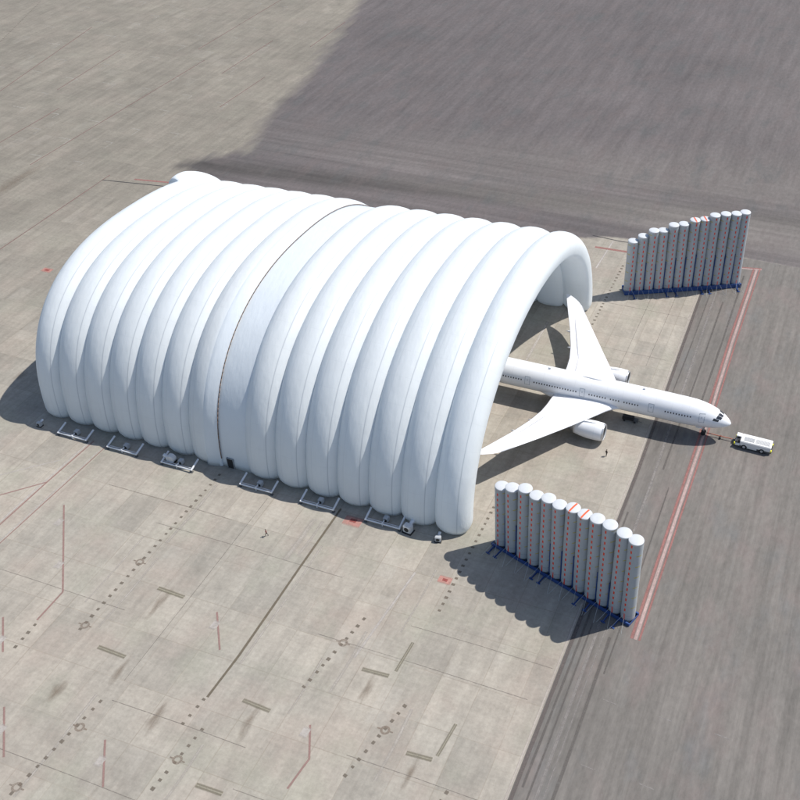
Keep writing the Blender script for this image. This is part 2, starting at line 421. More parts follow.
sd = Vector((.52,.43,1)).normalized()      # towards the sun
sun = bpy.data.lights.new('Sun', 'SUN'); so = bpy.data.objects.new('Sun', sun); C.objects.link(so)
sun.energy = 4.7; sun.angle = R(.5); sun.color = (1,.955,.89)
so.rotation_euler = sd.to_track_quat('Z','Y').to_euler(); so.location = (0,0,200)
W = bpy.data.worlds.new('World'); S.world = W; W.use_nodes = True
wt = W.node_tree; sky = wt.nodes.new('ShaderNodeTexSky'); sky.sky_type = 'NISHITA'; sky.sun_disc = False; sky.ozone_density = .25
sky.sun_elevation = math.asin(sd.z); sky.sun_rotation = math.atan2(sd.x, sd.y)
bg = wt.nodes['Background']; bg.inputs[1].default_value = .125; wt.links.new(sky.outputs[0], bg.inputs[0])
S.view_settings.view_transform = 'Standard'; S.view_settings.look = 'None'; S.view_settings.gamma = 1; S.view_settings.exposure = .08
S.render.engine = 'CYCLES'; S.cycles.max_bounces = 8; S.cycles.transparent_max_bounces = 4

# ------------------------------------------------------------------ the inflatable hangar
def fabric(name, col, trans, seams=True):
    t = NT(name)
    uv = t.n('ShaderNodeUVMap'); sep = t.n('ShaderNodeSeparateXYZ'); t.l(uv.outputs[0], sep.inputs[0])
    U, V = sep.outputs[0], sep.outputs[1]
    c = t.mix(t.rng(t.noise(t.obj(), .25, 4), .35, .65), col, tuple(q*.965 for q in col))
    if seams:
        # two long welds and short cross welds between fabric panels
        d1 = t.math('ABSOLUTE', t.math('SUBTRACT', U, .172)); d2 = t.math('ABSOLUTE', t.math('SUBTRACT', U, .305)); 
        s = t.math('MAXIMUM', t.rng(d1, .002, .006, .50, 0), t.rng(d2, .002, .005, .12, 0))
        fr = t.math('ABSOLUTE', t.math('SUBTRACT', t.math('FRACT', t.math('DIVIDE', V, 5.6)), .5))
        s = t.math('MAXIMUM', s, t.rng(fr, .006, .014, .07, 0))
        c = t.mix(s, c, (.33,.36,.41))
        run = t.math('MULTIPLY', t.rng(t.noise(t.map(t.obj(), (1.3,.5,.10)), 1.0, 5, .6), .52, .72, 0, .16), t.rng(V, 30, 4, .2, 1))
        c = t.mix(run, c, (.55,.57,.58))
        dirt = t.math('MULTIPLY', t.rng(t.noise(t.map(t.obj(), (1,1,.2)), .8, 5), .45, .75), t.rng(V, 0, 3.5, .35, 0))
        c = t.mix(dirt, c, (.5,.48,.44))
    w = t.noise(t.map(t.obj(), (1,.35,.35)), 1.1, 4, .5)
    puck = t.math('MULTIPLY', t.noise(t.map(t.obj(), (2.2,.7,.25)), 1.0, 3), t.rng(V, 0, 9, 2.2 if seams else .2, .25 if seams else .2))
    t.bump(t.math('ADD', w, puck), .16, .5)
    t.fin(c, .45, spec=.35)
    tr = t.n('ShaderNodeBsdfTranslucent'); tr.inputs[0].default_value = (.80,.87,.95,1)
    mx = t.n('ShaderNodeMixShader'); mx.inputs[0].default_value = trans
    out = t.t.nodes['Material Output']
    t.l(t.b.outputs[0], mx.inputs[1]); t.l(tr.outputs[0], mx.inputs[2]); t.l(mx.outputs[0], out.inputs[0])
    return t.m
M_fab = fabric('white_inflated_fabric', (.87,.91,.92), .28)
M_pan = fabric('white_panel_fabric', (.77,.825,.865), .2, False)

YC = -3.0
def crest_h(x): return 36.6+(x+47)*(36.6-33.0)/99.0      # the roof sags a little towards the back
def arch(x, off, n=96):
    """points and outward normals (in YZ) of the arch curve, from near foot to far foot, off metres inside the crest"""
    kx = max(0, min(1, (x+148)/101)); a, h = 43.2+3.0*kx, crest_h(x); NEXP = 2.5-.4*kx; sk = .07*(1-kx)
    raw = []
    for i in range(721):
        t = PI*i/720; c, s = math.cos(t), math.sin(t)
        sy = -abs(c)**(2/NEXP)*(1 if c > 0 else -1); raw.append(Vector((YC+a*sy, h*abs(s)**(2/NEXP)*(1-sk*sy))))
    L = [0]
    for p, q in zip(raw, raw[1:]): L.append(L[-1]+(q-p).length)
    out = []; j = 0
    for k in range(n+1):
        kk = k/n
        d = L[-1]*kk
        while j < 719 and L[j+1] < d: j += 1
        u = (d-L[j])/max(1e-9, L[j+1]-L[j]); p = raw[j].lerp(raw[j+1], u)
        tg = (raw[min(j+2,720)]-raw[max(j-1,0)]).normalized(); nr = Vector((-tg.y, tg.x))
        out.append((p-nr*off, nr, d, L[-1]))
    return out

def hangar_tube(name, xc, w, thick, parent, k0=0.0, k1=1.0, n=110, lift=0.0, seg=28):
    """one inflated tube bent over the arch; section = full ellipse, squashed where it meets its neighbours"""
    pts = arch(xc, thick, n); pts = [p for i, p in enumerate(pts) if k0 <= i/n <= k1]
    bm = bmesh.new(); uvl = bm.loops.layers.uv.new('UVMap'); rings = []
    for (p, nr, d, L) in pts:
        e = min(d, L-d); s = 1.0
        if k0 > 0 and d/L-k0 < .06: q = 1-(d/L-k0)/.06; s = .25+.75*math.sqrt(max(0, 1-q*q))
        if e < 2.6: q = 1-e/2.6; s = .76+.24*math.sqrt(max(0, 1-q*q))
        ring = []
        for i in range(seg):
            t = 2*PI*i/seg
            cx = math.cos(t); cn = math.sin(t)
            rx = w*(s**.6)*math.copysign(abs(cx)**.92, cx); rn = (thick+lift)*s*cn
            if cn < 0: rn = -(thick)*s*abs(cn)**.55*.9
            q = p+nr*rn
            ring.append((bm.verts.new((xc+rx, q.x, max(q.y, -.05))), i/seg, d))
        rings.append(ring)
    for a, b in zip(rings, rings[1:]):
        for i in range(seg):
            j = (i+1) % seg
            f = bm.faces.new((a[i][0], b[i][0], b[j][0], a[j][0])); f.smooth = True
            for lo, (u, v) in zip(f.loops, ((i/seg, a[i][2]), (i/seg, b[i][2]), ((i+1)/seg, b[i][2]), ((i+1)/seg, a[i][2]))): lo[uvl].uv = (u, v)
    bm.faces.new([r[0] for r in rings[0]]); bm.faces.new([r[0] for r in rings[-1]][::-1])
    bmesh.ops.recalc_face_normals(bm, faces=bm.faces[:])
    return link(name, bm, M_fab, parent, False)

hangar = thing('inflatable_hangar', 'huge white ribbed inflatable hangar arching over the tail of the airliner', 'hangar', (0,0,0))
backs = [-148.6+6.76*i for i in range(8)]
fronts = [-94.3+7.228*i for i in range(8)]
for i in range(7):
    xc = (backs[i]+backs[i+1])/2; hangar_tube('arch_tube', xc, (3.6 if i == 0 else 4.0)+random.uniform(-.04,.04), 3.1+random.uniform(-.03,.03), hangar)
for i in range(7):
    xc = (fronts[i]+fronts[i+1])/2; hangar_tube('arch_tube', xc, (4.15 if i < 6 else 3.8)+random.uniform(-.04,.04), 3.3+random.uniform(-.03,.03), hangar)
# joining panel between the two halves
bm = bmesh.new(); NP = 90; rows = []
for i in range(13):
    u = i/12; x = -102.6+u*(9.9)
    bul = math.sin(PI*min(1, u*1.05))*.0
    rows.append([(bm.verts.new((x, p.x, max(0, p.y))), x, d) for (p, nr, d, L) in arch(x, 1.45-.1*math.sin(PI*u), NP)])
for a, b in zip(rows, rows[1:]):
    for i in range(NP): bm.faces.new((a[i][0], b[i][0], b[i+1][0], a[i+1][0])).smooth = True
bmesh.ops.recalc_face_normals(bm, faces=bm.faces[:])
o = link('joining_panel', bm, M_pan, hangar); md = o.modifiers.new('thick', 'SOLIDIFY'); md.thickness = .25; md.offset = 0
# stiff cuff that ends the back half, standing a step above the panel
bm = bmesh.new(); rows = []
for x, off in ((-104.0,.30),(-103.4,.16),(-102.7,.30),(-101.9,.55),(-101.2,.82),(-100.75,1.0),(-100.7,1.2),(-100.7,3.0)):
    rows.append([bm.verts.new((x, p.x, max(0, p.y))) for (p, nr, d, L) in arch(x, off, NP)])
for i_, (a, b) in enumerate(zip(rows, rows[1:])):
    for i in range(NP): bm.faces.new((a[i], b[i], b[i+1], a[i+1])).smooth = i_ < 4
bmesh.ops.recalc_face_normals(bm, faces=bm.faces[:])
o = link('section_cuff', bm, M_pan, hangar); md = o.modifiers.new('thick', 'SOLIDIFY'); md.thickness = .12; md.offset = 0
# cord along the joint
M_cord = simple('brown_lacing_cord', (.16,.105,.08), .8)
bm = bmesh.new(); pts = arch(-100.6, 1.0, 120)
for a, b in zip(pts[2:], pts[3:]): tube(bm, (-100.6, a[0].x, a[0].y), (-100.6, b[0].x, b[0].y), .10, 6)
link('joint_cord', bm, M_cord, hangar, True)
# unseen wall added behind the last tube to keep the interior dark
bm = bmesh.new(); rows = []
pts = arch(-146, 2.6, 48)
for j in range(9):
    k = 1-j/8
    rows.append([bm.verts.new((-147.2-1.6*math.sin(PI*j/8*.5)*(.6+.4*math.cos(i*1.3)), YC+(p.x-YC)*k, max(0, p.y*(k if j else 1)))) for i, (p, nr, d, L) in enumerate(pts)])
for a, b in zip(rows, rows[1:]):
    for i in range(48): bm.faces.new((a[i], a[i+1], b[i+1], b[i]))
bmesh.ops.remove_doubles(bm, verts=bm.verts[:], dist=.01); bmesh.ops.recalc_face_normals(bm, faces=bm.faces[:])
link('unseen_end_curtain', bm, M_pan, hangar, True)
# raised end cushion on the far shoulder of the back end
hangar_tube('end_cushion', -149.0, 2.4, 2.4, hangar, .655, 1.0, lift=1.3)
# doorway in the joining panel
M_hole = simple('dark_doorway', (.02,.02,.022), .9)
M_frame = simple('grey_door_frame', (.25,.27,.29), .6)
M_dkgrey = simple('dark_grey_steel', (.09,.095,.10), .5)
dz = arch(-98.9, .75, 400)
def ywall(x, z):
    best = min((p for p in arch(x, 1.6, 400)[:120]), key=lambda q: abs(q[0].y-z)); return best[0].x
door_y = ywall(-98.5, 2.9)-.55
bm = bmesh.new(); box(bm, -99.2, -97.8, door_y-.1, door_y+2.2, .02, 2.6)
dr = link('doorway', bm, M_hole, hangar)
bm = bmesh.new()
box(bm, -99.33, -99.2, door_y-.16, door_y+2.2, .02, 2.73); box(bm, -97.8, -97.67, door_y-.16, door_y+2.2, .02, 2.73); box(bm, -99.2, -97.8, door_y-.16, door_y+2.2, 2.6, 2.73)
link('door_frame', bm, M_frame, dr)

# ------------------------------------------------------------------ the airliner
def acmat(name, col, rough, var=.03):
    t = NT(name); P = t.obj()
    n = t.noise(t.map(P, (.3,1,1)), 1.2, 5)
    c = t.mix(t.rng(n, .4, .7), col, tuple(q*(1-var*2) for q in col))
    sep = t.n('ShaderNodeSeparateXYZ'); t.l(P, sep.inputs[0])
    fr = t.math('ABSOLUTE', t.math('SUBTRACT', t.math('FRACT', t.math('DIVIDE', sep.outputs[0], 3.7)), .5))
    c = t.mix(t.rng(fr, .004, .008, .28, 0), c, (.4,.42,.45))
    gr = t.rng(t.noise(t.map(P, (.12,1.6,.5)), 1.0, 5, .6), .5, .75, 0, .22)
    c = t.mix(gr, c, (.62,.63,.64))
    return t.fin(c, rough, spec=.5)
M_ac = acmat('white_airliner_paint', (.83,.845,.87), .28)
M_wing = acmat('white_wing_paint', (.80,.81,.84), .35)
M_glass = simple('dark_cabin_glass', (.03,.035,.045), .15, var=.02)
M_gr = simple('grey_door_outline', (.42,.46,.50), .5)
M_gap = simple('pale_flap_gap', (.62,.63,.66), .5)
M_tyre = simple('black_tyre_rubber', (.025,.025,.027), .8)
M_rim = simple('pale_wheel_rim', (.55,.56,.58), .4, .3)
M_metal = simple('bare_metal_lip', (.55,.56,.58), .3, .6)
M_hub = simple('dark_fan_blades', (.07,.075,.085), .4, .5)

plane = thing('airliner', 'white twin engine airliner with its tail inside the ribbed hangar', 'airliner', (-.3,-.4,0))
FZ = 5.65; FR = 3.1
prof = []
for d, r in ((0,.02),(.12,.30),(.35,.58),(.8,.97),(1.5,1.42),(2.5,1.88),(3.6,2.25),(5,2.58),(6.5,2.83),(8.2,3.0),(10.5,3.09),(12.5,3.1)): prof.append((-d, r, -1.0*(1-min(1, d/9))**2.0-.06))
for d in range(15, 53, 2): prof.append((-d, 3.1, 0))
for d, r, c in ((53,3.08,.02),(57,2.92,.18),(61,2.52,.5),(65,1.93,.9),(69,1.22,1.3),(72,.62,1.55),(73.9,.18,1.65)): prof.append((-d, r, c))
bm = bmesh.new(); rings = []; N = 48
for x, r, c in prof:
    rings.append([bm.verts.new((x, r*math.cos(2*PI*i/N), FZ+c+(0 if x < -12.5 else 0)+r*math.sin(2*PI*i/N)*(1.0))) for i in range(N)])
for a, b in zip(rings, rings[1:]):
    for i in range(N): bm.faces.new((a[i], a[(i+1)%N], b[(i+1)%N], b[i]))
bm.faces.new(rings[0]); bm.faces.new(rings[-1][::-1]); bmesh.ops.recalc_face_normals(bm, faces=bm.faces[:])
fus = link('fuselage', bm, M_ac, plane, True)
# belly fairing
bm = bmesh.new(); 
rr = []
for x, w, h in ((-23.5,.3,.2),(-25,1.9,1.1),(-27.5,3.0,1.55),(-31,3.5,1.8),(-37,3.5,1.8),(-41,3.0,1.5),(-44,1.9,1.0),(-46,.3,.2)):
    rr.append([bm.verts.new((x, w*math.cos(2*PI*i/20), 3.7+h*math.sin(2*PI*i/20))) for i in range(20)])
for a, b in zip(rr, rr[1:]):
    for i in range(20): bm.faces.new((a[i], a[(i+1)%20], b[(i+1)%20], b[i]))
bm.faces.new(rr[0]); bm.faces.new(rr[-1][::-1]); bmesh.ops.recalc_face_normals(bm, faces=bm.faces[:])
link('belly_fairing', bm, M_ac, plane, True)

def airfoil(n=12):
    up = []; 
    for i in range(n+1):
        t = i/n; x = .5*(1-math.cos(PI*t))
        y = 5*.5*(.2969*math.sqrt(x)-.126*x-.3516*x*x+.2843*x**3-.1036*x**4)
        up.append((x, y))
    return up+[(x, -y*.75) for x, y in up[-2:0:-1]]
AF = airfoil()
def surf(bm, secs, vertical=False):
    """secs: (span, xle, chord, z or y0, thickness ratio)"""
    rr = []
    for sp, xl, ch, z, th in secs:
        rr.append([bm.verts.new((xl-u*ch, (z+v*ch*th*2) if vertical else sp, sp if vertical else z+v*ch*th*2)) for u, v in AF])
    n = len(AF)
    for a, b in zip(rr, rr[1:]):
        for i in range(n): bm.faces.new((a[i], a[(i+1)%n], b[(i+1)%n], b[i]))
    bm.faces.new(rr[0]); bm.faces.new(rr[-1][::-1]); bmesh.ops.recalc_face_normals(bm, faces=bm.faces[:])
for sg in (-1, 1):
    bm = bmesh.new()
    surf(bm, [(sg*s_, xl, ch, z, th) for s_, xl, ch, z, th in (
        (1.5,-22.8,17.0,4.0,.12),(2.9,-24.6,15.2,4.15,.12),(3.6,-25.6,14.2,4.25,.12),(5,-26.8,13.1,4.4,.115),(7.5,-28.4,11.6,4.65,.11),(10.5,-30.3,10.0,5.0,.105),(15,-33.3,8.1,5.45,.10),(21,-37.3,6.2,6.2,.095),(26,-40.7,4.8,6.95,.09),(29.3,-42.9,3.9,7.5,.085),(30.6,-44.2,3.1,7.75,.08),(31.6,-45.6,2.1,7.95,.08),(32.3,-46.9,1.1,8.1,.08),(32.5,-47.7,.4,8.15,.08))])
    wg = link('wing', bm, M_wing, plane, True)
    # flap and spoiler gaps, thin strips just above the wing skin (sub-part)
    bm = bmesh.new()
    for (s0, x0, z0), (s1, x1, z1) in (((4.2,-37.0,4.72),(10.2,-37.9,5.20)),((10.6,-37.9,5.22),(24,-42.9,6.72))):
        quad(bm, [(x0,sg*s0,z0+.12),(x0-.16,sg*s0,z0+.12),(x1-.16,sg*s1,z1+.12),(x1,sg*s1,z1+.12)])
    quad(bm, [(-40.9,sg*26.2,7.12),(-41.05,sg*26.2,7.12),(-43.0,sg*29.2,7.66),(-42.85,sg*29.2,7.66)])
    link('flap_gap', bm, M_gap, wg)
    for s_, x_, z_ in ((9.2,-38.5,4.6),(14.5,-40.2,5.1),(20.0,-42.2,5.8)):
        bm = bmesh.new(); lathe(bm, [(x_+2.2,.03),(x_+1.2,.28),(x_-.3,.33),(x_-1.2,.22),(x_-1.9,.03)], 10, M=Matrix.Translation((0,sg*s_,z_))); link('flap_fairing', bm, M_wing, wg, True)
    # engine
    ey = sg*10.3; ez = 2.75; ex = -25.6
    E_ = Matrix.Translation((ex, ey, ez))
    bm = bmesh.new(); lathe(bm, [(-.14,1.69),(-.02,1.80),(-.22,1.93),(-.8,2.05),(-2.2,2.13),(-3.8,2.08),(-5.2,1.90),(-6.2,1.70),(-6.9,1.55),(-6.85,1.48),(-5.5,1.45)], 36, cap=False, M=E_)
    en = link('engine', bm, M_ac, plane, True)
    bm = bmesh.new(); lathe(bm, [(-1.15,1.58),(-.6,1.61),(-.2,1.66)], 36, cap=False, M=E_); link('inlet_barrel', bm, M_dkgrey, en, True)
    bm = bmesh.new(); lathe(bm, [(-.2,1.65),(-.14,1.70),(.02,1.81),(-.20,1.945),(-.42,1.985)], 36, cap=False, M=E_); link('inlet_lip', bm, M_metal, en, True)
    bm = bmesh.new(); lathe(bm, [(-1.0,1.61),(-1.05,1.60)], 36, M=E_)
    for i in range(22):
        a = 2*PI*i/22
        p1 = E_ @ Vector((-.98, .35*math.cos(a), .35*math.sin(a))); p2 = E_ @ Vector((-.98, 1.58*math.cos(a+.25), 1.58*math.sin(a+.25)))
        tube(bm, p1, p2, .06, 4)
    link('fan', bm, M_hub, en)
    bm = bmesh.new(); lathe(bm, [(-.35,.02),(-.55,.2),(-.95,.42)], 20, M=E_); link('spinner', bm, M_metal, en, True)
    bm = bmesh.new(); lathe(bm, [(-5.2,1.42),(-6.9,1.05),(-8.0,.85),(-8.0,.5),(-8.9,.12)], 24, M=E_); link('exhaust_cone', bm, M_metal, en, True)
    bm = bmesh.new()
    rr = []
    for x, z0, z1, w in ((-1.6,4.55,4.9,.05),(-3.0,4.5,5.05,.22),(-6.0,4.1,5.0,.26),(-9.0,4.2,4.8,.2),(-10.5,4.4,4.7,.04)):
        rr.append([bm.verts.new((ex+x, ey+sy*w, z)) for sy, z in ((-1,z0),(1,z0),(1,z1),(-1,z1))])
    for a, b in zip(rr, rr[1:]):
        for i in range(4): bm.faces.new((a[i], a[(i+1)%4], b[(i+1)%4], b[i]))
    bm.faces.new(rr[0]); bm.faces.new(rr[-1][::-1]); bmesh.ops.recalc_face_normals(bm, faces=bm.faces[:])
    link('pylon', bm, M_ac, en)
    # tailplane
    bm = bmesh.new(); surf(bm, [(sg*.6,-62.5,8.0,6.9,.1),(sg*2,-63.6,7.0,7.0,.1),(sg*10.7,-70.2,2.5,8.0,.08)]); link('tailplane', bm, M_wing, plane, True)
    # main gear
    g = bmesh.new(); tube(g, (-36.5, sg*5.3, 4.2), (-36.5, sg*5.3, .7), .22, 10); tube(g, (-38.0, sg*5.3, .75), (-35.0, sg*5.3, .75), .16, 8)
    mg = link('main_gear', g, M_metal, plane)
    for xx in (-38.0,-36.5,-35.0):
        for yy in (-.7,.7):
            b2 = bmesh.new(); M2 = Matrix.Translation((xx, sg*5.3+yy, .68)) @ Matrix.Rotation(R(90), 4, 'Z')
            lathe(b2, [(-.24,.5),(-.2,.66),(0,.68),(.2,.66),(.24,.5)], 20, M=M2); link('wheel', b2, M_tyre, mg)
bm = bmesh.new(); surf(bm, [(7.4,-60.0,10.2,0,.1),(9,-61.3,8.9,0,.1),(18.5,-69.8,3.6,0,.08)], True); link('tail_fin', bm, M_wing, plane, True)

# fuselage surface point helper
def fus_r(x):
    for (x0, r0, c0), (x1, r1, c1) in zip(prof, prof[1:]):
        if x0 >= x >= x1:
            u = (x-x0)/(x1-x0); return r0+(r1-r0)*u, c0+(c1-c0)*u
    return 3.1, 0
def on_fus(x, z, side, off=.02):
    r, c = fus_r(x); dzz = z-FZ-c; y = math.sqrt(max(.01, r*r-dzz*dzz)); k = (r+off)/r
    return Vector((x, side*y*k, FZ+c+dzz*k))
def patch(bm, x0, x1, z0, z1, side, off=.015, n=3):
    rows = [[bm.verts.new(on_fus(x0+(x1-x0)*j/n, z0+(z1-z0)*i/n, side, off)) for j in range(n+1)] for i in range(n+1)]
    for i in range(n):
        for j in range(n): bm.faces.new((rows[i][j], rows[i][j+1], rows[i+1][j+1], rows[i+1][j]))
    bmesh.ops.recalc_face_normals(bm, faces=bm.faces[:])
doors = (-6.2, -17.4, -33.2, -46.2, -60.5)
WZ = 6.35
wx = []
x = -8.6
while x > -64:
    if all(abs(x-d) > 1.15 for d in doors) and not (-24.6 < x < -23.9) and not (-27.6 < x < -27.0) and abs(x+15.4) > .9 and abs(x+19.6) > .7:
        wx.append(x)
    x -= .62
base_me = None
for i, x in enumerate(wx):
    bm = bmesh.new(); patch(bm, x-.13, x+.13, WZ-.15, WZ+.19, -1, .02, 1); link('cabin_window', bm, M_glass, plane)
bm = bmesh.new()
for x in wx: patch(bm, x-.15, x+.15, WZ-.19, WZ+.24, 1, .02, 1)
o = link('cabin_window', bm, M_glass, plane); o['kind'] = 'stuff'; o['label'] = 'row of small dark windows on the far side'
for side in (-1, 1):
    for d in doors:
        bm = bmesh.new()
        x0, x1, z0, z1, w = d-.62, d+.62, 5.35, 7.35, .11
        patch(bm, x0, x1, z0, z0+w, side); patch(bm, x0, x1, z1-w, z1, side); patch(bm, x0, x0+w, z0+w, z1-w, side); patch(bm, x1-w, x1, z0+w, z1-w, side)
        patch(bm, d-.1, d+.1, 6.4, 6.7, side, .02, 1)
        link('cabin_door', bm, M_gr, plane)
# cockpit windows: wrap round the nose
def on_ang(x, ang, off=.02):
    r, c = fus_r(x); return Vector((x, (r+off)*math.sin(ang), FZ+c+(r+off)*math.cos(ang)))
for side in (-1, 1):
    for (xa, xb, a0, a1, da) in ((-1.75,-2.75,6,28,3),(-1.95,-3.0,31,52,0),(-2.5,-3.7,55,70,-3)):
        bm = bmesh.new(); n = 4; rows = []
        for i in range(n+1):
            ang = R(a0+(a1-a0)*i/n)
            rows.append([bm.verts.new(on_ang(xa+(xb-xa)*j/n-(.012*(a0+(a1-a0)*i/n-a0)), side*ang, .025)) for j in range(n+1)])
        for i in range(n):
            for j in range(n): bm.faces.new((rows[i][j], rows[i][j+1], rows[i+1][j+1], rows[i+1][j]))
        bmesh.ops.recalc_face_normals(bm, faces=bm.faces[:])
        link('cockpit_window', bm, M_glass, plane)
# nose gear
bm = bmesh.new(); tube(bm, (-5.6,0,3.0), (-5.6,0,.5), .16, 10); tube(bm, (-5.6,-.45,.5), (-5.6,.45,.5), .12, 8); tube(bm, (-5.6,0,1.4), (-7.2,0,2.9), .09, 8)
box(bm, -5.95,-5.65,-.22,.22,1.25,1.6)
ng = link('nose_gear', bm, M_metal, plane)
for yy in (-.38,.38):
    b2 = bmesh.new(); M2 = Matrix.Translation((-5.6, yy, .55)) @ Matrix.Rotation(R(90), 4, 'Z'); lathe(b2, [(-.17,.40),(-.15,.53),(0,.55),(.15,.53),(.17,.40)], 20, M=M2); w_ = link('wheel', b2, M_tyre, ng)
for yy in (-.55,.55):
    bm = bmesh.new(); box(bm, -7.4,-5.9, yy-.03, yy+.03, 1.9, 2.9); link('gear_door', bm, M_ac, plane)
# antennas on the crown and the dark open bay under the belly
bm = bmesh.new(); box(bm, -20.1,-19.6,-.04,.04,8.72,9.1); link('antenna', bm, M_wing, plane)
bm = bmesh.new(); box(bm, -42.2,-41.6,-.04,.04,8.72,9.15); link('antenna', bm, M_wing, plane)
bm = bmesh.new(); lathe(bm, [(-29.2,.02),(-29.6,.25),(-31.5,.32),(-33.5,.2),(-34.2,.02)], 12, M=Matrix.Translation((0,0,8.72))); link('antenna_radome', bm, M_ac, plane, True)

# ------------------------------------------------------------------ towing tractor and tow bar
M_tug = simple('white_tractor_paint', (.78,.78,.77), .4, var=.06)
M_blk = simple('black_plastic', (.02,.02,.022), .6)
M_yel = simple('yellow_safety_paint', (.75,.72,.03), .5)
M_vent = simple('grey_vent_grille', (.38,.39,.40), .5, var=.3, sc=6)
M_redbar = simple('faded_red_steel', (.42,.15,.10), .5)
tug = thing('tow_tractor', 'low white towing tractor on the asphalt in front of the airliner nose', 'tow tractor', (5.2,-.95,0), R(-2))
bm = bmesh.new(); box(bm, -2.75,3.95,-1.45,1.45,.75,2.0,.12); box(bm, -3.85,-2.7,-1.45,1.45,.55,1.2,.1); box(bm, -1.1,1.0,-1.4,1.4,.35,.8); 
link('body', bm, M_tug, tug)
bm = bmesh.new(); box(bm, -2.72,3.9,-1.35,1.35,.3,.76); link('chassis', bm, M_dkgrey, tug)
bm = bmesh.new(); box(bm, -3.75,-2.85,-1.3,-.25,1.19,1.5,.05); box(bm, -3.0,-2.76,-1.3,-.25,1.3,1.98,.05); link('driver_seat', bm, M_blk, tug)
bm = bmesh.new(); box(bm, -3.85,-2.74,.15,1.44,1.1,2.0,.08); cab = link('cab', bm, M_tug, tug)
bm = bmesh.new(); box(bm, -3.87,-3.8,.3,1.3,1.35,1.85); box(bm, -3.7,-2.9,.1,.16,1.3,1.85); link('windscreen', bm, M_glass, cab)
bm = bmesh.new(); box(bm, -3.3,3.6,-1.3,-.6,2.0,2.03) if False else box(bm, -2.0,.2,-.95,.35,1.97,2.06,.02); link('roof_hatch', bm, M_vent, tug)
bm = bmesh.new()
for i in range(14): box(bm, .55+i*.22,.67+i*.22,-.95,.45,1.97,2.07)
link('engine_grille', bm, M_vent, tug)
for sx in (-1.75,2.1):
    for sy in (-1.3,1.3):
        b2 = bmesh.new(); M2 = Matrix.Translation((sx, sy, .6)) @ Matrix.Rotation(R(90), 4, 'Z'); lathe(b2, [(-.24,.4),(-.2,.58),(0,.6),(.2,.58),(.24,.4)], 22, M=M2); wh = link('wheel', b2, M_tyre, tug)
        b3 = bmesh.new(); M3 = Matrix.Translation((sx, sy, .6)) @ Matrix.Rotation(R(90), 4, 'Z'); lathe(b3, [(-.27,.30),(0,.36),(.27,.30)], 18, M=M3); link('rim', b3, M_rim, wh)
for sx, sy in ((4.0,-1.15),(4.0,1.15),(-3.9,-1.25),(-3.9,1.2)):
    bm = bmesh.new(); box(bm, sx-.16, sx+.16, sy-.25, sy+.25, .75, 1.2, .04); link('bumper_light', bm, M_yel, tug)
bm = bmesh.new(); box(bm, 3.92,4.12,-1.4,1.4,.45,.72,.03); box(bm, -4.05,-3.83,-1.4,1.4,.45,.66,.03); link('bumper', bm, M_blk, tug)
bar = thing('tow_bar', 'thin red tow bar between the nose wheel and the white tractor', 'tow bar', (-5.2,-.4,0))
bm = bmesh.new(); tube(bm, (0,0,.62), (5.8,-.15,.62), .11, 8); link('shaft', bm, M_redbar, bar)
bm = bmesh.new(); tube(bm, (5.8,-.15,.62), (6.6,-.2,.62), .07, 8); bmesh.ops.create_cone(bm, cap_ends=True, segments=14, radius1=.22, radius2=.22, depth=.08, matrix=Matrix.Translation((6.55,-.2,.62))); link('hitch_ring', bm, M_dkgrey, bar)
bm = bmesh.new(); tube(bm, (3.1,-.5,.28), (3.1,.4,.28), .07, 8); tube(bm, (3.1,-.07,.28), (3.1,-.07,.6), .07, 6); ax = link('axle', bm, M_dkgrey, bar)
for yy in (-.5,.4):
    b2 = bmesh.new(); M2 = Matrix.Translation((3.1, yy, .27)) @ Matrix.Rotation(R(90), 4, 'Z'); lathe(b2, [(-.09,.2),(0,.26),(.09,.2)], 14, M=M2); link('wheel', b2, M_tyre, ax)

cart = thing('ground_power_cart', 'dark low service cart in the shade under the forward belly of the airliner', 'service cart', (-22.6,-1.6,0))
bm = bmesh.new(); box(bm, -1.5,1.1,-.6,.6,.45,1.35,.1); link('housing', bm, M_blk, cart)
bm = bmesh.new(); box(bm, 1.1,2.1,-.5,.5,.4,.85,.06); link('deck', bm, M_dkgrey, cart)
for sx in (-1.0,1.4):
    for sy in (-.55,.55):
        b2 = bmesh.new(); lathe(b2, [(-.1,.2),(0,.3),(.1,.2)], 16, M=Matrix.Translation((sx,sy,.3)) @ Matrix.Rotation(R(90),4,'Z')); link('wheel', b2, M_tyre, cart)
bm = bmesh.new(); tube(bm, (2.1,0,.5), (3.0,0,.3), .05, 6); link('tow_handle', bm, M_dkgrey, cart)
